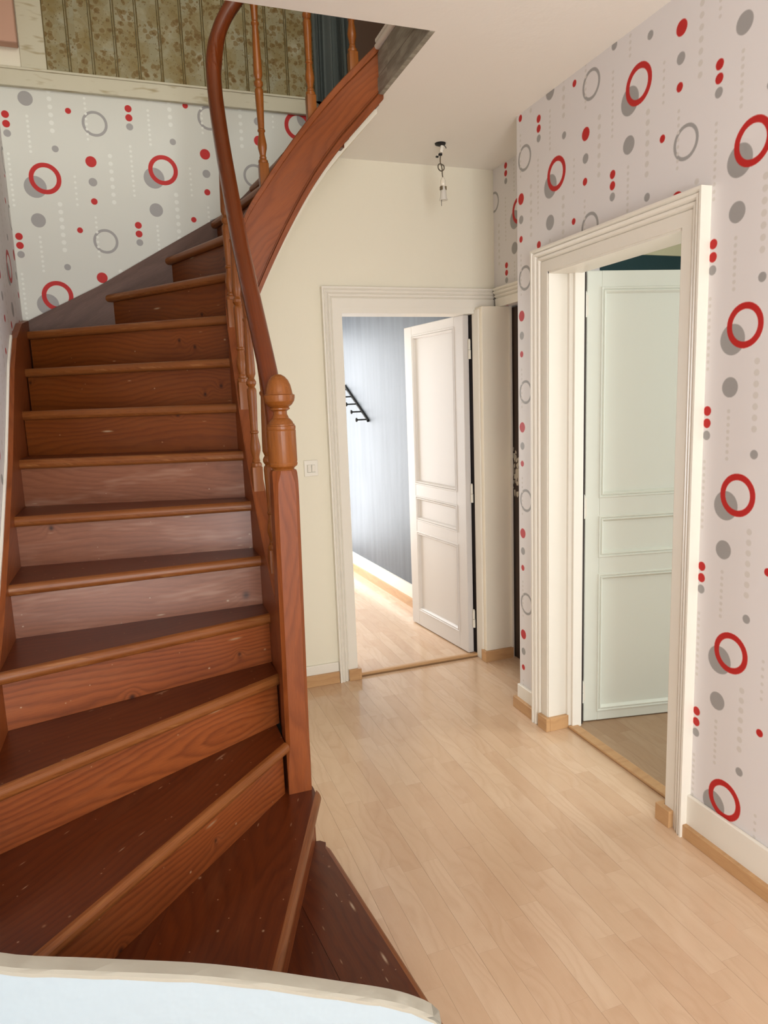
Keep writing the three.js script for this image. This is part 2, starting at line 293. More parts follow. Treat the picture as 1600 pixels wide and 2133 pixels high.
floor('floor_far', 'sunlit beech strip floor beyond the far doorway', -0.4, 1.90, -6.5, ZB - 0.02, 0.014, (x, z) => x > 0.95);
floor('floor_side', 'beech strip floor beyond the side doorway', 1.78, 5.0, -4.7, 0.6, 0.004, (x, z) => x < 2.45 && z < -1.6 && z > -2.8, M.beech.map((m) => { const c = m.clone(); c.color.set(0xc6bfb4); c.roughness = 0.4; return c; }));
struct(mesh('trim_11', rbox(DX0 - 0.005, DX1, 0.004, 0.019, ZB - 0.035, ZB - 0.005, 0.006), M.oak), 'rounded wooden threshold of the far doorway');
struct(mesh('trim_12', rbox(1.735, 1.785, 0, 0.012, RZ0 + 0.02, RZ1 - 0.02, 0.006), M.oak), 'wooden threshold bar of the side doorway');

// ------------------------------------------------------------------ rooms beyond the doors
{
  const slate = dataTex(512, 512, (u, v) => { const k = 0.5 + 0.5 * noise.noise(u * 30, v * 2.2, 3) + 0.35 * noise.noise(u * 5, v * 5, 6) + 0.2 * noise.noise(u * 90, v * 8, 8); return mix([72, 78, 84], [93, 99, 106], clamp(k)); });
  slate.wrapS = slate.wrapT = THREE.MirroredRepeatWrapping;
  const mS = std({ map: rep(slate, 0.6, 0.6), roughness: 0.55, bumpMap: plasterBump, bumpScale: 0.001 });
  struct(mesh('wall_far_right', prism([[1.845, -3.6], [1.725, -6.5], [1.95, -6.5], [1.95, -3.6]], -0.1, 2.8).toNonIndexed(), mS), 'slate grey painted wall seen through the far doorway');
  uvBox(scene.children[scene.children.length - 1].geometry);
  const along = (t0, t1, h, dx) => prism([[1.845 - dx, -3.7], [1.729 - dx, -6.4], [1.735, -6.4], [1.85, -3.7]], t0, t1);
  struct(mesh('baseboard_far', uvBox(along(0.014, 0.17, 0, 0.016)), M.gloss), 'white skirting board below the slate wall');
  struct(mesh('trim_13', uvBox(along(0.014, 0.075, 0, 0.032), [0, 0, 1]), M.oak), 'light wood strip along the slate wall');
  struct(mesh('wall_far_end', panelXY([[-0.52, -0.1], [1.95, -0.1], [1.95, 2.8], [-0.52, 2.8]], [rect(0.4, 1.62, 0.08, 2.12)], -6.5, -6.38), plainWhite));
  struct(mesh('wall_far_left', box(-0.52, -0.4, -0.1, 2.8, -6.5, ZB - 0.1), plainWhite));
  struct(mesh('ceiling_far', box(-0.52, 1.95, 2.7, 2.8, -6.5, ZB - 0.1), M.ceiling));
  const teal = paint(0x24464a), coolWhite = paint(0xdfe5e8);
  struct(mesh('wall_side_end', box(2.0, 5.1, -0.1, 2.8, -4.7, -4.6), teal), 'dark teal wall seen above the side door');
  struct(mesh('wall_side_left', box(1.95, 2.03, -0.1, 2.8, -4.7, ZB), coolWhite));
  struct(mesh('wall_side_right', panelZY(rect(-4.7, 0.7, -0.1, 2.8), [rect(-1.9, -0.3, 0.65, 2.25)], 5.0, 5.1), coolWhite));
  struct(mesh('wall_side_front', box(1.78, 5.1, -0.1, 2.8, 0.6, 0.7), coolWhite));
  struct(mesh('ceiling_side', box(1.78, 5.1, 2.72, 2.82, -4.7, 0.7), paint(0xe6e2bd)));
  struct(mesh('trim_14', quads([[2.03, 0], [5.0, 0]].map(([x]) => [[x, 2.72, -4.6], [x, 2.5, -4.6], [x, 2.5, -4.585], [x, 2.54, -4.575], [x, 2.6, -4.56], [x, 2.66, -4.52], [x, 2.69, -4.47], [x, 2.72, -4.47]])), paint(0xe6e2bd)), 'cream cornice above the teal wall');
}
// glazed openings the daylight comes through
function glazed(name, frame, a0, a1, y0, y1, cols, rows, axis) {
  const g = struct(group(name)), m = M.gloss;
  const B = (a, b, c, d, t) => axis === 'z' ? rbox(a, b, c, d, frame - t, frame + t, 0.004) : rbox(frame - t, frame + t, c, d, a, b, 0.004);
  mesh('frame', [B(a0, a0 + 0.05, y0, y1, 0.03), B(a1 - 0.05, a1, y0, y1, 0.03), B(a0, a1, y0, y0 + 0.05, 0.03), B(a0, a1, y1 - 0.05, y1, 0.03)], m, g);
  for (let i = 1; i < cols; i++) { const a = a0 + (a1 - a0) * i / cols; mesh('mullion', B(a - 0.012, a + 0.012, y0, y1, 0.015), m, g); }
  for (let i = 1; i < rows; i++) { const y = y0 + (y1 - y0) * i / rows; mesh('glazing_bar', B(a0, a1, y - 0.012, y + 0.012, 0.014), m, g); }
  mesh('pane', axis === 'z' ? new THREE.PlaneGeometry(a1 - a0, y1 - y0).translate((a0 + a1) / 2, (y0 + y1) / 2, frame) : new THREE.PlaneGeometry(a1 - a0, y1 - y0).rotateY(Math.PI / 2).translate(frame, (y0 + y1) / 2, (a0 + a1) / 2), glass, g);
}
glazed('door_4', 2.26, -0.37, 0.87, 0, 2.55, 2, 2, 'z');
glazed('window_1', -6.44, 0.4, 1.62, 0.08, 2.12, 2, 3, 'z');
glazed('window_2', 5.05, -1.9, -0.3, 0.65, 2.25, 2, 2, 'x');
glazed('added_window_3', 0.76, -0.1, 1.1, 3.4, 4.6, 2, 2, 'z');  // unseen window, added so the landing does not go dark

// ------------------------------------------------------------------ upper landing seen through the opening
{
  const mould = canvasTex(1024, 1024, (c, w, h) => {
    c.fillStyle = '#9a957a'; c.fillRect(0, 0, w, h);
    const blot = (x, y, r, a, col) => { c.fillStyle = `rgba(${col},${a})`; c.beginPath(); for (let i = 0; i <= 9; i++) { const t = i / 9 * 6.283, q = r * (0.75 + 0.5 * rnd()); c.lineTo(x + Math.cos(t) * q, y + Math.sin(t) * q); } c.fill(); };
    for (let i = 0; i < 320; i++) blot(rnd() * w, rnd() * h, 25 + 60 * rnd(), 0.13, '126,98,36');
    for (let i = 0; i < 130; i++) blot(rnd() * w, rnd() * h, 14 + 40 * rnd(), 0.2, '178,176,152');
    for (let i = 0; i < 900; i++) { const x = rnd() * w, y = rnd() * h; if (noise.noise(x / 160, y / 160, 3) > -0.1) blot(x, y, 4 + 15 * rnd(), 0.5, '106,76,24'); }
    for (let i = 0; i < 1600; i++) blot(rnd() * w, rnd() * h, 1 + 4 * rnd(), 0.4, '84,60,24');
  });
  const mm = std({ map: rep(mould, 1.5, 1.5), roughness: 0.65 });
  const stain = std({ color: 0x8c774a, roughness: 0.7 });
  const dirty = std({ map: rep(dataTex(256, 256, (u, v) => { const k = noise.noise(u * 5, v * 5, 12) + 0.6 * noise.noise(u * 22, v * 22, 14); return mix([206, 200, 176], [140, 118, 74], clamp(k * 1.1 - 0.25)); }), 1.1, 4), roughness: 0.6 });
  const w = struct(group('wall_upper'), 'mould-stained boarding on the landing wall above the stairs');
  mesh('backing', box(-0.295, 1.05, 2.905, 4.6, ZB, ZB + 0.004), stain, w);
  mesh('plaster', rbox(-0.295, -0.197, 2.906, 4.6, ZB, ZB + 0.012, 0.003), dirty, w);
  for (let i = 0; i < 13; i++) {
    const x = -0.195 + i * 0.0938, off = [rnd(), rnd()];
    const b = mesh('board', uvBox(rbox(x + 0.0005, x + 0.0848, 2.906, 4.6, ZB, ZB + 0.014, 0.004), null, off), mm, w);
    mesh('bead', uvBox(rbox(x + 0.0858, x + 0.0915, 2.906, 4.6, ZB + 0.006, ZB + 0.0142, 0.0025), null, off), mm, b);
  }
  struct(mesh('trim_15', [rbox(XL, 1.05, 2.832, 2.904, ZB, ZB + 0.024, 0.004), rbox(XL, 1.05, 2.895, 2.905, ZB, ZB + 0.03, 0.003)], dirty), 'dirty cream band between the wallpaper and the boarding');
  struct(mesh('wall_upper_pier', rbox(-0.42, -0.297, 2.985, 4.8, ZB, ZB + 0.05, 0.006), paint(0xcaa08a)), 'pink plaster pier at the top left');
  const cur = [];
  for (let i = 0; i <= 60; i++) { const a = i / 60; cur.push([0.945 + a * 0.175 + 0.004 * Math.sin(a * 31), ZB + 0.065 + 0.022 * Math.sin(a * 17 + 2 * a * a) + 0.01 * Math.sin(a * 43 + 1)]); }
  const rows = [0, 0.5, 1].map((t) => { const y = 2.87 + t * 1.7, r = []; for (const [x, z] of cur) r.push([x + 0.006 * Math.sin(t * 5 + x * 30), y, z + 0.004]); for (const [x, z] of [...cur].reverse()) r.push([x + 0.006 * Math.sin(t * 5 + x * 30), y, z]); return r; });
  tag(mesh('curtain', uvBox(toCreasedNormals(quads(rows), 0.9)), std({ color: 0x5a6260, roughness: 0.85 })), 'dusty blue curtain hanging at the top of the stairs', 'curtain');
  const d = struct(group('door_5'), 'dark brown door at the top of the stairs');
  mesh('leaf', rbox(1.13, 1.9, UP, 4.8, ZB, ZB + 0.03, 0.004), std({ color: 0x4a2f1a, roughness: 0.5 }), d);
}

// ------------------------------------------------------------------ staircase
const stair = tag(group('staircase'), 'winding varnished wooden staircase with turned balusters and a closed string', 'staircase');
const IN = { 1: [0.458, -1.90], 2: [0.443, -1.925], 3: [0.36, -1.945], 4: [0.372, -2.066], 5: [0.372, -2.165], 6: [0.372, -2.27], 7: [0.372, -2.40], 8: [0.372, -2.50], 9: [0.372, -2.59], 10: [0.372, -2.685], 11: [0.385, -2.79], 12: [0.43, -2.80], 13: [0.482, -2.80], 14: [0.565, -2.80], 15: [0.705, -2.80], 16: [0.855, -2.80], 17: [1.005, -2.80] };
const OUT = { 1: [0.529, -1.172], 2: [0.16, -1.224], 3: [-0.291, -1.2715], 4: [-0.385, -1.652], 5: [-0.385, -1.963], 6: [-0.385, -2.243], 7: [-0.385, -2.49], 8: [-0.385, -2.735], 9: [-0.385, -2.955], 10: [-0.385, -3.175], 11: [-0.385, -3.385], 12: [-0.06, -3.485], 13: [0.212, -3.485], 14: [0.43, -3.485], 15: [0.62, -3.485], 16: [0.815, -3.485], 17: [0.995, -3.485] };
{
  const TH = 0.034, V = (a, b, t) => [a[0] + (b[0] - a[0]) * t, a[1] + (b[1] - a[1]) * t];
  const back = (k, d) => {                                        // nosing line k shifted uphill by d
    const a = IN[k], b = OUT[k], dx = b[0] - a[0], dz = b[1] - a[1], l = Math.hypot(dx, dz);
    let n = [dz / l, -dx / l]; const m = V(a, b, 0.5), q = k < 17 ? V(IN[k + 1], OUT[k + 1], 0.5) : [2, -3.1];
    if ((q[0] - m[0]) * n[0] + (q[1] - m[1]) * n[1] < 0) n = [-n[0], -n[1]];
    return [[a[0] + n[0] * d, a[1] + n[1] * d], [b[0] + n[0] * d, b[1] + n[1] * d], [dx / l, dz / l], n];
  };
  for (let k = 1; k <= 16; k++) {
    const y = k * RISE, [f0, f1, dir] = back(k, TH / 2), [b0, b1] = back(k + 1, k > 11 ? 0.024 : 0.05);
    let pts;
    if (k === 1) pts = [[0.41, -1.945], [0.435, -1.94], [0.449, -1.925], f0, f1, [0.114, -1.228], b1, [0.385, -1.93]];
    else if (k === 2) pts = [[0.345, -2.03], [0.42, -2.03], [0.428, -1.96], f0, f1, [-0.337, -1.2755], b1, b0];
    else { pts = [f0, f1]; if (k === 3) pts.push([-0.372, -1.28]); if (k === 11) pts.push([-0.385, -3.485]); pts.push(b1, b0); }
    if (k <= 4) {                                                  // these are joined from two boards
      const n0 = back(k, 0)[3], w = [0.16, 0.3, 0.2, 0.15][k - 1] - 0.0005, side = (p) => (p[0] - IN[k][0]) * n0[0] + (p[1] - IN[k][1]) * n0[1] - w;
      const cut = (d) => { const o = []; pts.forEach((p, i) => { const q = pts[(i + 1) % pts.length], a = d * side(p), b = d * side(q); if (a <= 0) o.push(p); if (a * b < 0) o.push(V(p, q, a / (a - b))); }); return o; };
      const rest = cut(-1).map((p) => [p[0] + n0[0] * 0.0008, p[1] + n0[1] * 0.0008]); pts = cut(1);
      if (rest.length > 2) mesh('tread_board', uvBox(prism(rest, y - TH, y - 0.0006), [dir[0], 0, dir[1]], [k * 0.71, k * 0.47]), M.tread, stair);
    }
    const t = mesh('tread', uvBox(prism(pts, y - TH, y), [dir[0], 0, dir[1]], [k * 0.37, k * 0.21]), M.tread, stair);
    // half-round nosing along the front edge
    const a = IN[k], b = OUT[k], [c0, c1, , n] = back(k, TH / 2), rows = [];
    const e = k <= 2 ? 0.012 : 0, A = [c0[0] - dir[0] * e, c0[1] - dir[1] * e];
    for (const [p, s] of (k <= 2 ? [[A, 0.35], [V(A, c1, 0.006), 0.75], [V(A, c1, 0.02), 1], [c1, 1]] : [[A, 1], [c1, 1]])) {
      const ring = []; for (let i = 0; i <= 8; i++) { const t2 = -Math.PI / 2 + Math.PI * i / 8, sx = Math.sign(Math.cos(t2)) * Math.pow(Math.abs(Math.cos(t2)), 0.8); ring.push([p[0] - n[0] * TH / 2 * sx * s, y - TH / 2 + TH / 2 * Math.sin(t2), p[1] - n[1] * TH / 2 * sx * s]); }
      rows.push(ring);
    }
    mesh('nosing', uvBox(toCreasedNormals(quads(rows), 0.6), [dir[0], 0, dir[1]], [k * 0.5, k * 0.13]), M.nosing, t);
    void a; void b;
  }
  for (let k = 1; k <= 17; k++) {
    const [a, b, dir] = back(k, 0.026), [c, d] = back(k, 0.046);
    const ext = k === 3 ? 0.024 : k <= 2 ? 0.004 : 0; for (const q of [b, d]) { q[0] += dir[0] * ext; q[1] += dir[1] * ext; }
    const rg = uvBox(prism([a, b, d, c], (k - 1) * RISE, k * RISE - TH + 0.004), [dir[0], 0, dir[1]]), uv = rg.attributes.uv;
    let mu = 1e9, mv = 1e9; for (let i = 0; i < uv.count; i++) { mu = Math.min(mu, uv.getX(i)); mv = Math.min(mv, uv.getY(i)); }
    for (let i = 0; i < uv.count; i++) uv.setXY(i, uv.getX(i) - mu + 0.02 + (k > 3 && k < 11 ? 0.11 * (k % 3) : 0), uv.getY(i) - mv + 0.005 + 0.055 * (k * 2 % 3));
    mesh('riser', rg, M.riser[k <= 5 ? 0 : k <= 8 ? 1 : 2], stair);  // set chosen by height, so sheen and light fall-off sit in the colour
  }
  // inner string that winds round the well
  const P = [[0.387, -1.99, 0.85, 0.36], [0.387, -2.134, 0.98, 0.52], [0.387, -2.34, 1.19, 0.76], [0.387, -2.51, 1.437, 1.0], [0.387, -2.63, 1.68, 1.25], [0.389, -2.70, 1.84, 1.42], [0.405, -2.755, 1.98, 1.58], [0.432, -2.785, 2.10, 1.73], [0.47, -2.795, 2.195, 1.83], [0.56, -2.795, 2.325, 2.012], [0.65, -2.795, 2.445, 2.172], [0.74, -2.795, 2.554, 2.312], [0.84, -2.795, 2.665, 2.44], [0.94, -2.795, 2.763, 2.547], [1.034, -2.795, 2.852, 2.645]];
  const ct = new THREE.CatmullRomCurve3(P.map(([x, z, t]) => new THREE.Vector3(x, t, z)), false, 'catmullrom', 0.5);
  const cb = new THREE.CatmullRomCurve3(P.map(([x, z, , b]) => new THREE.Vector3(x, b, z)), false, 'catmullrom', 0.5);
  const N = 90, st = [];
  for (let i = 0; i <= N; i++) {
    const u = i / N, a = ct.getPoint(u), q = ct.getPoint(Math.min(1, u + 0.004)), o = ct.getPoint(Math.max(0, u - 0.004)), b = cb.getPoint(u);
    const h = new THREE.Vector3(q.x - o.x, 0, q.z - o.z).normalize(), n = new THREE.Vector3(-h.z, 0, h.x);   // towards the well
    st.push({ x: a.x, z: a.z, top: a.y, bot: b.y, n, u });
  }
  const slab = (i0, i1, lo, hi, d0, d1, r = 0.004) => {
    const rows = []; for (let i = i0; i <= i1; i++) { const s = st[i], at = (d, y) => [s.x + s.n.x * d, y, s.z + s.n.z * d], L = lo(s), T = hi(s); rows.push([at(d0, L + r), at(d0 + r, L), at(d1 - r, L), at(d1, L + r), at(d1, T - r), at(d1 - r, T), at(d0 + r, T), at(d0, T - r)].reverse()); }
    return toCreasedNormals(quads(rows), 0.45);
  };
  const body = slab(0, N, (s) => s.bot, (s) => s.top, -0.0225, 0.0225);
  { // grain follows the string
    const p = body.attributes.position, uv = new Float32Array(p.count * 2);
    for (let i = 0; i < p.count; i++) { uv[2 * i] = 0.5 * (p.getX(i) - p.getZ(i)) + 0.8 * p.getY(i); uv[2 * i + 1] = 0.7 * p.getY(i) - 0.7 * (p.getX(i) - p.getZ(i)); }
    body.setAttribute('uv', new THREE.BufferAttribute(uv, 2));
  }
  const str = mesh('string', body, M.string, stair);
  let j0 = st.findIndex((s) => s.x > 0.452);
  mesh('bead', uvBox(slab(j0, N, (s) => s.top - 0.032, (s) => s.top + 0.002, 0.02, 0.031), [0.7, 0.7, 0]), M.string, str);
  mesh('moulding', uvBox(slab(j0 - 4, N, (s) => s.bot - 0.004, (s) => s.bot + 0.034, 0.018, 0.034), [0.7, 0.7, 0]), M.string, str);
  mesh('moulding', uvBox(slab(j0 - 4, N, (s) => s.bot + 0.038, (s) => s.bot + 0.046, 0.02, 0.029, 0.002), [0.7, 0.7, 0]), M.string, str);
  // plaster under the flights
  const soff = []; for (const s of st) if (s.x > 0.42) soff.push([[s.x, s.bot - 0.026, -2.842], [s.x, s.bot + 0.004, -2.842], [s.x, s.bot + 0.004, ZB], [s.x, s.bot - 0.026, ZB]]);
  mesh('soffit', uvBox(quads(soff)), M.cream, stair);
  mesh('spandrel_panel', uvBox(panelZY([[-2.03, 0], [-2.03, 0.5], [-2.34, 0.84], [-2.51, 1.1], [-2.63, 1.35], [-2.76, 1.65], [ZB, 1.65], [ZB, 0]], [], 0.375, 0.395)), M.cream, stair);
  // wall strings
  const lt = [[-1.283, 0.37], [-1.6, 0.61], [-2.111, 0.915], [-2.333, 1.095], [-2.60, 1.33], [-2.70, 1.44], [-2.898, 1.655], [-3.05, 1.775], [-3.25, 1.85], [ZB + 0.002, 1.89]];
  mesh('wall_string', uvBox(panelZY([...lt, [ZB + 0.002, 1.3], [-2.9, 1.0], [-2.1, 0.4], [-1.7, 0], [-1.283, 0]], [], XL + 0.001, XL + 0.024), [0, 0.6, -0.8]), M.string, stair).userData.label = 'brown board against the papered side wall';
  mesh('plaster_edge', uvBox(panelZY([...lt.slice(2, 8), ...lt.slice(2, 8).reverse().map(([z, y], i) => [z, y + 0.012 + 0.006 * (i % 2)])], [], XL + 0.001, XL + 0.009)), M.gloss, stair);
  const bt = [[XL + 0.02, 1.885], [-0.08, 2.035], [0.222, 2.212], [0.479, 2.36], [0.585, 2.447], [0.68, 2.54], [1.03, 2.91]];
  mesh('wall_string', uvBox(panelXY([...bt, [1.03, 2.69], [0.5, 2.12], [XL + 0.02, 1.5]], [], ZB + 0.003, ZB + 0.022), [0.86, 0.5, 0]), M.skirt, stair).userData.label = 'greyish brown board against the end wall';

  mesh('end_block', uvBox(prism([[0.372, -2.03], [0.418, -2.03], [0.426, -1.955], [0.372, -1.955]], 0, 2 * RISE - TH), [0, 1, 0]), M.string, stair);
  // newel post with turned head
  const nx = 0.386, nz = -1.985, nw = mesh('newel_post', (() => {
    const rows = []; const lean = 0.014;
    for (const [y, w, ch] of [[2 * RISE, 0.035, 0.0005], [2 * RISE + 0.02, 0.035, 0.001], [0.42, 0.036, 0.004], [0.5, 0.036, 0.011], [1.235, 0.0365, 0.011], [1.275, 0.0365, 0.013], [1.30, 0.036, 0.02], [1.308, 0.034, 0.0195]]) {
      const x = nx + lean * (y - 2 * RISE), c = w - ch;
      rows.push([[c, w], [w, c], [w, -c], [c, -w], [-c, -w], [-w, -c], [-w, c], [-c, w]].map(([a, b]) => [x + a, y, nz + b]));
    }
    return uvBox(toCreasedNormals(quads(rows), 0.3), [0, 1, 0]);
  })(), M.string, stair);
  const head = [[0.001, 1.30], [0.032, 1.30], [0.034, 1.306], [0.0305, 1.312], [0.04, 1.32], [0.0415, 1.326], [0.0402, 1.33], [0.0412, 1.334], [0.0412, 1.419], [0.0402, 1.4215], [0.0412, 1.424], [0.0412, 1.432], [0.0388, 1.4335], [0.0388, 1.437], [0.0362, 1.4378], [0.033, 1.445], [0.0268, 1.4525], [0.0238, 1.4545], [0.0225, 1.459], [0.0195, 1.465], [0.0195, 1.4735], [0.0235, 1.4765], [0.028, 1.4785], [0.028, 1.482], [0.0252, 1.4845], [0.0345, 1.491], [0.0415, 1.501], [0.0438, 1.511], [0.0438, 1.518], [0.0402, 1.5195], [0.0388, 1.5202], [0.0378, 1.5232], [0.0366, 1.531], [0.0332, 1.546], [0.0275, 1.559], [0.0185, 1.5695], [0.009, 1.575], [0.001, 1.576]];
  mesh('finial', uvBox(toCreasedNormals(new THREE.LatheGeometry(head.map((p) => new THREE.Vector2(...p)), 48).translate(nx + 0.0135, 0, nz), 0.3), [0, 1, 0]), M.turned, nw);
  // handrail
  const rp = [[0.392, 1.42, -1.995], [0.391, 1.52, -2.03], [0.39, 1.608, -2.09], [0.39, 1.712, -2.175], [0.39, 1.86, -2.297], [0.39, 2.02, -2.425], [0.39, 2.205, -2.55], [0.39, 2.365, -2.65], [0.389, 2.495, -2.712], [0.389, 2.60, -2.75], [0.394, 2.70, -2.775], [0.413, 2.79, -2.79], [0.449, 2.87, -2.795], [0.498, 2.94, -2.795], [0.56, 3.03, -2.795], [0.66, 3.2, -2.795], [0.85, 3.42, -2.795], [1.03, 3.6, -2.795]].map((p) => new THREE.Vector3(...p));
  const rc = new THREE.CatmullRomCurve3(rp, false, 'centripetal'), rr = [];
  for (let i = 0; i <= 120; i++) {
    const p = rc.getPointAt(i / 120), T = rc.getTangentAt(i / 120), S = new THREE.Vector3().crossVectors(T, new THREE.Vector3(0, 1, 0)).normalize(), Nn = new THREE.Vector3().crossVectors(S, T), ring = [];
    for (let j = 0; j < 16; j++) { const a = j / 16 * 2 * Math.PI, c = Math.cos(a), s = Math.sin(a), q = p.clone().addScaledVector(S, 0.0265 * Math.sign(c) * Math.pow(Math.abs(c), 0.8)).addScaledVector(Nn, 0.026 * Math.sign(s) * Math.pow(Math.abs(s), s < 0 ? 0.5 : 0.9)); ring.push([q.x, q.y, q.z]); }
    rr.push(ring);
  }
  const rg = toCreasedNormals(quads(rr), 0.6); uvBox(rg, [0.3, 0.75, -0.6]);
  mesh('handrail', rg, M.rail, stair);
  // turned balusters: each a square foot and a turned shaft up to the rail
  const shaft = (h) => {
    const prof = [[0.0175, 0.075], [0.0185, 0.08], [0.0175, 0.086], [0.0125, 0.09], [0.0135, 0.096], [0.011, 0.102], [0.0125, 0.112], [0.0165, 0.128], [0.0172, 0.14], [0.015, 0.155], [0.0115, 0.175], [0.0108, 0.184], [0.0142, 0.188], [0.0142, 0.192], [0.0115, 0.196], [0.0128, 0.23], [0.0152, 0.30], [0.0158, 0.325], [0.0148, 0.332], [0.0105, 0.338], [0.0165, 0.348], [0.0165, 0.356], [0.0108, 0.366], [0.0138, 0.374], [0.0162, 0.38], [0.016, 0.40], [0.0132, 0.50], [0.0112, 0.545], [0.0145, 0.552], [0.0145, 0.557], [0.011, 0.562], [0.013, 0.60], [0.016, 0.635], [0.0125, 0.66], [0.0155, 0.668], [0.0155, 0.674], [0.012, 0.68], [0.012, h]];
    return new THREE.LatheGeometry(prof.map(([r, y]) => new THREE.Vector2(r, Math.min(y, h))), 20);
  };
  const bal = (x, y, z, h, foot = 0.075) => {
    const f = rbox(x - 0.0175, x + 0.0175, y - 0.09, y + foot, z - 0.0175, z + 0.0175, 0.002), s = shaft(h); s.translate(x, y, z);
    mesh('baluster', uvBox(toCreasedNormals(mergeGeometries([plain(f), plain(s)]), 0.5), [0, 1, 0]), M.turned, stair);
  };
  const railY = (x, z) => { let b = 9, y = 0; for (let i = 0; i <= 300; i++) { const p = rc.getPoint(i / 300), d = Math.hypot(p.x - x, p.z - z); if (d < b) { b = d; y = p.y; } } return y - 0.02; };
  for (const [x, z, y] of [[0.387, -2.145, 0.985], [0.387, -2.37, 1.225], [0.387, -2.55, 1.51], [0.387, -2.69, 1.81], [0.556, -2.795, 2.32], [0.752, -2.795, 2.575], [0.926, -2.795, 2.745]]) bal(x, y - 0.012, z, railY(x, z) - y + 0.012);
}
// low painted partition that closes the lowest steps
{
  const g = tag(group('low_partition'), 'low curved white partition closing off the lowest winder steps', 'partition'); g.userData.kind = 'thing';
  const P = [[-0.40, 0.645, -1.275], [-0.298, 0.575, -1.265], [-0.143, 0.522, -1.252], [0.063, 0.462, -1.225], [0.281, 0.386, -1.185], [0.405, 0.338, -1.162], [0.479, 0.297, -1.142]].map((p) => new THREE.Vector3(...p));
  const c = new THREE.CatmullRomCurve3(P, false, 'centripetal'), a = [], b = [];
  for (let i = 0; i <= 30; i++) {
    const p = c.getPoint(i / 30), T = c.getTangent(i / 30); T.y = 0; T.normalize(); const n = new THREE.Vector3(-T.z, 0, T.x), th = 0.04, at = (d, y) => [p.x + n.x * d, y, p.z + n.z * d];
    const e = i === 30 ? -0.012 : i === 29 ? -0.002 : 0, w = 0.0012 * Math.sin(i * 2.1);
    a.push([at(0, 0), at(th - 0.002, 0), at(th - 0.002, p.y - 0.01 + e), at(0.001, p.y - 0.01 + e)]);
    b.push([at(0, p.y - 0.012 + e), at(th - 0.001 + w, p.y - 0.012 + e), at(th + w, p.y - 0.004 + e), at(th - 0.006, p.y + e), at(0.004, p.y + e), at(0, p.y - 0.004 + e)]);
  }
  mesh('panel', uvBox(toCreasedNormals(quads(a), 0.5)), M.white, g);
  mesh('capping', uvBox(toCreasedNormals(quads(b), 0.5)), paint(0xb6b1a2, { bumpScale: 0.003 }), g).userData.label = 'greyish worn top edge';
}

// ------------------------------------------------------------------ doors
function leaf(name, label, hinge, dir, W, Ht, y0, panels, stile, mat, hinges) {
  const g = struct(group(name, [hinge[0], y0, hinge[1]]), label), T = 0.036;
  g.rotation.y = Math.atan2(-dir[1], dir[0]);                      // local x runs from the hinge, local z to the viewer's side
  mesh('stile', rbox(0, stile, 0, Ht, -T, 0, 0.004), mat, g); mesh('stile', rbox(W - stile, W, 0, Ht, -T, 0, 0.004), mat, g);
  const edges = [0, ...panels.flat(), Ht];
  for (let i = 0; i < edges.length; i += 2) mesh('rail', rbox(stile - 0.0005, W - stile + 0.0005, edges[i], edges[i + 1], -T + 0.0003, -0.0004, 0.003), mat, g);
  for (const [a, b] of panels) {
    const p = mesh('panel', box(stile - 0.002, W - stile + 0.002, a - 0.002, b + 0.002, -T * 0.68, -0.011), mat, g);
    const prof = [[0, -0.012], [0.004, -0.003], [0.009, 0.003], [0.013, 0.003], [0.016, -0.001], [0.02, 0.0035], [0.025, 0.0035], [0.028, -0.001]].map(([o, t]) => [0.024 - o, t]);
    for (const s of [1, -1]) {
      const rows = [[stile, a], [W - stile, a], [W - stile, b], [stile, b], [stile, a]].map(([x, y], i) => prof.map(([o, t]) => { const sx = x < W / 2 ? 1 : -1, sy = y < (a + b) / 2 ? 1 : -1; return [x + sx * o, y + sy * o, s > 0 ? t : -T - t]; }));
      mesh('moulding', uvBox(toCreasedNormals(quads(rows, false, false), 0.3)), mat, p);
    }
  }
  for (const y of hinges) {
    const q = mesh('hinge', [new THREE.CylinderGeometry(0.0075, 0.0075, 0.05, 12).translate(-0.007, y + 0.026, -0.002), new THREE.CylinderGeometry(0.0086, 0.0086, 0.048, 12).translate(-0.008, y - 0.025, -0.002), new THREE.SphereGeometry(0.006, 10, 8).translate(-0.007, y + 0.053, -0.002), rbox(-0.007, 0.007, y - 0.04, y + 0.04, -0.003, 0.0012, 0.001)].map((q) => plain(q)), M.metal, g); void q;
  }
  return g;
}
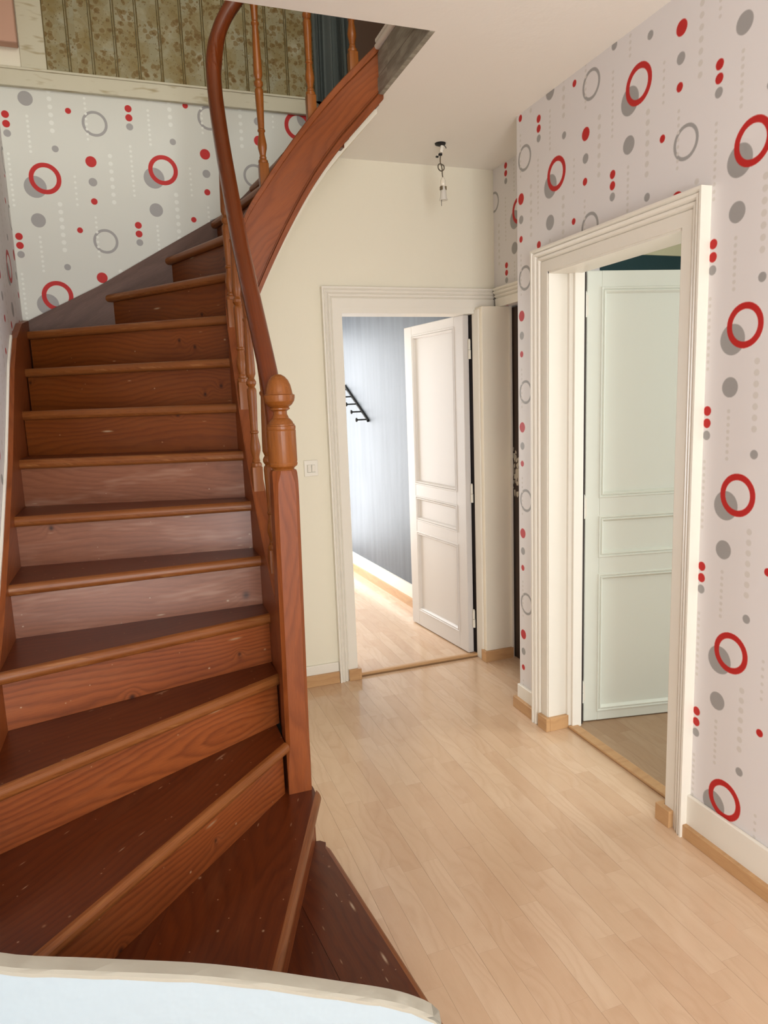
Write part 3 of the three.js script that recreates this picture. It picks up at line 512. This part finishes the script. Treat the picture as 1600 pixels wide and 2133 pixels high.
{
  const M2 = new THREE.Color(); void M2;
  const far = leaf('door_1', 'cream panelled door standing open with a porcelain knob', [1.769, -3.535], [-0.097, -0.9946], 0.70, 1.905, 0.02, [[0.10, 0.625], [0.70, 0.855], [0.935, 1.85]], 0.098, M.doorWhite, [1.72, 0.93, 0.2]);
  const knob = mesh('knob', new THREE.LatheGeometry([[0.001, -0.012], [0.012, -0.01], [0.013, 0], [0.008, 0.006], [0.008, 0.02], [0.016, 0.027], [0.024, 0.04], [0.025, 0.05], [0.02, 0.06], [0.001, 0.065]].map((p) => new THREE.Vector2(...p)), 24).rotateX(Math.PI / 2).translate(0.655, 0.885, 0), M.porcelain, far); void knob;
  mesh('keyhole_plate', [rbox(0.598, 0.622, 0.868, 0.91, -0.002, 0.005, 0.003)], M.iron, far);
  mesh('key_cord', new THREE.TubeGeometry(new THREE.CatmullRomCurve3([[0.61, 0.875, 0.006], [0.55, 0.845, 0.02], [0.46, 0.825, 0.012], [0.40, 0.818, 0.006]].map((p) => new THREE.Vector3(...p))), 20, 0.0025, 6), M.porcelain, far);
  leaf('door_2', 'pale painted three-panel door opened into the side room', [1.826, -2.556], [0.982, 0.188], 0.73, 1.978, 0.008, [[0.045, 0.685], [0.765, 0.945], [1.03, 1.91]], 0.066, M.doorPale, [1.84, 0.99, 0.14]);
}
{ // brown unpainted door edge in the recess
  const chip = canvasTex(128, 2048, (c, w, h) => {
    c.fillStyle = '#3b2a20'; c.fillRect(0, 0, w, h);
    for (let i = 0; i < 160; i++) { c.fillStyle = 'rgba(70,50,38,0.4)'; c.fillRect(rnd() * w, rnd() * h, 2 + 5 * rnd(), 20 + 120 * rnd()); }
    for (let i = 0; i < 90; i++) { const y = h - (0.95 + 0.25 * (rnd() + rnd()) / 2) / 1.95 * h + (rnd() - 0.5) * 60; c.fillStyle = '#cfc6b4'; c.beginPath(); const x = rnd() * w, r = 4 + 12 * rnd(); for (let k = 0; k < 8; k++) c.lineTo(x + Math.cos(k * 0.785) * r * (0.5 + rnd()), y + Math.sin(k * 0.785) * r * 1.3 * (0.5 + rnd())); c.fill(); }
  });
  const d = struct(group('door_3'), 'dark brown door with chipped paint in the recess');
  const g = rbox(1.965, 2.0, 0.006, 1.95, -3.425, -2.875, 0.003); const p = g.attributes.position, uv = new Float32Array(p.count * 2);
  for (let i = 0; i < p.count; i++) { uv[2 * i] = (p.getZ(i) + 3.425) / 0.12 + p.getX(i) * 9; uv[2 * i + 1] = p.getY(i) / 1.95; } g.setAttribute('uv', new THREE.BufferAttribute(uv, 2));
  mesh('leaf', g, std({ map: chip, roughness: 0.6 }), d);
  mesh('stop', rbox(1.945, 1.958, 0, 1.955, -3.43, -3.398, 0.002), M.gloss, d);
}

// ------------------------------------------------------------------ small things
{
  const s = tag(group('light_switch', [0.846, 1.16, ZB]), 'white double rocker light switch on the cream wall beside the doorway', 'light switch');
  mesh('plate', rbox(-0.036, 0.036, -0.041, 0.041, 0, 0.009, 0.003), M.gloss, s);
  for (const x of [-0.011, 0.011]) { const r = new RoundedBoxGeometry(0.017, 0.036, 0.008, 2, 0.002).rotateX(0.16).translate(x, 0, 0.0105); mesh('rocker', r, M.gloss, s); mesh('bezel', [rbox(x - 0.0105, x - 0.009, -0.02, 0.02, 0.006, 0.0098, 0.0005), rbox(x - 0.0105, x + 0.0105, -0.0215, -0.0195, 0.006, 0.0098, 0.0005)], paint(0xa8a592), s); }
}
{
  const L = tag(group('pendant_lamp', [1.472, H, -3.2]), 'bare bulb holder hanging by a knotted flex from the ceiling', 'lamp');
  const lat = (pts, n = 20) => new THREE.LatheGeometry(pts.map((p) => new THREE.Vector2(...p)), n);
  mesh('ceiling_cup', lat([[0.001, 0], [0.026, 0], [0.024, -0.006], [0.012, -0.011], [0.001, -0.012]]), M.iron, L);
  mesh('hook', new THREE.TorusGeometry(0.011, 0.0018, 8, 16, 4.4).translate(0.018, -0.02, 0), M.iron, L);
  mesh('connector', [plain(new RoundedBoxGeometry(0.016, 0.032, 0.014, 2, 0.003).rotateZ(-0.25).translate(0.004, -0.026, 0.004))], M.gloss, L);
  mesh('terminal', [rbox(-0.009, 0.007, -0.054, -0.044, -0.006, 0.006, 0.002), rbox(-0.024, -0.011, -0.064, -0.056, -0.004, 0.004, 0.002)], M.iron, L);
  const cord = [[0, -0.045, 0], [-0.003, -0.075, 0.002], [-0.002, -0.09, 0.004], [0.013, -0.098, 0.004], [0.016, -0.112, 0], [0.004, -0.12, -0.003], [-0.012, -0.112, 0], [-0.014, -0.096, 0.004], [-0.003, -0.092, 0.006], [0.004, -0.11, 0.004], [0.006, -0.135, 0.002], [0.009, -0.152, 0]].map((p) => new THREE.Vector3(...p));
  mesh('flex', new THREE.TubeGeometry(new THREE.CatmullRomCurve3(cord), 90, 0.0028, 8), std({ color: 0x5d5240, roughness: 0.5 }), L);
  const sock = mesh('socket', lat([[0.001, -0.148], [0.005, -0.149], [0.0085, -0.156], [0.0125, -0.162], [0.0135, -0.176], [0.0135, -0.19], [0.001, -0.191]]).translate(0.009, 0, 0), M.porcelain, L);
  mesh('clip', [rbox(-0.006, 0.003, -0.206, -0.189, -0.006, 0.012, 0.002), rbox(0.014, 0.023, -0.206, -0.189, -0.006, 0.012, 0.002)], std({ color: 0x6b5a3d, roughness: 0.4 }), sock);
  mesh('bulb', lat([[0.001, -0.19], [0.011, -0.19], [0.0135, -0.206], [0.0145, -0.224], [0.0165, -0.24], [0.02, -0.249], [0.019, -0.251], [0.001, -0.247]]).translate(0.01, 0, 0), std({ color: 0xf1ede4, roughness: 0.25, transmission: 0.3 }), L);
  mesh('pin', new THREE.CylinderGeometry(0.0012, 0.0012, 0.028, 6).translate(0.0, -0.262, 0), M.iron, L);
}
{ // coat hooks on a slanting bar
  const a = new THREE.Vector3(1.742, 1.615, -5.845), b = new THREE.Vector3(1.765, 1.325, -5.31);
  const g = tag(group('coat_rack'), 'dark slanting coat rack with five pegs on the slate wall', 'coat rack');
  mesh('bar', new THREE.TubeGeometry(new THREE.LineCurve3(a, b), 1, 0.011, 10), M.iron, g);
  for (let i = 0; i < 5; i++) {
    const p = a.clone().lerp(b, 0.12 + i * 0.21), len = 0.085;
    const k = mesh('peg', new THREE.CylinderGeometry(0.006, 0.006, len, 10).rotateZ(Math.PI / 2).translate(p.x - len / 2, p.y, p.z), M.iron, g);
    mesh('peg_knob', new THREE.LatheGeometry([[0.001, 0], [0.014, 0.001], [0.017, 0.008], [0.014, 0.015], [0.001, 0.017]].map((q) => new THREE.Vector2(...q)), 14).rotateZ(Math.PI / 2).translate(p.x - len + 0.004, p.y, p.z), M.iron, k);
  }
}
scene.traverse((o) => { delete o.userData.__n; });
renderer.render(scene, camera);
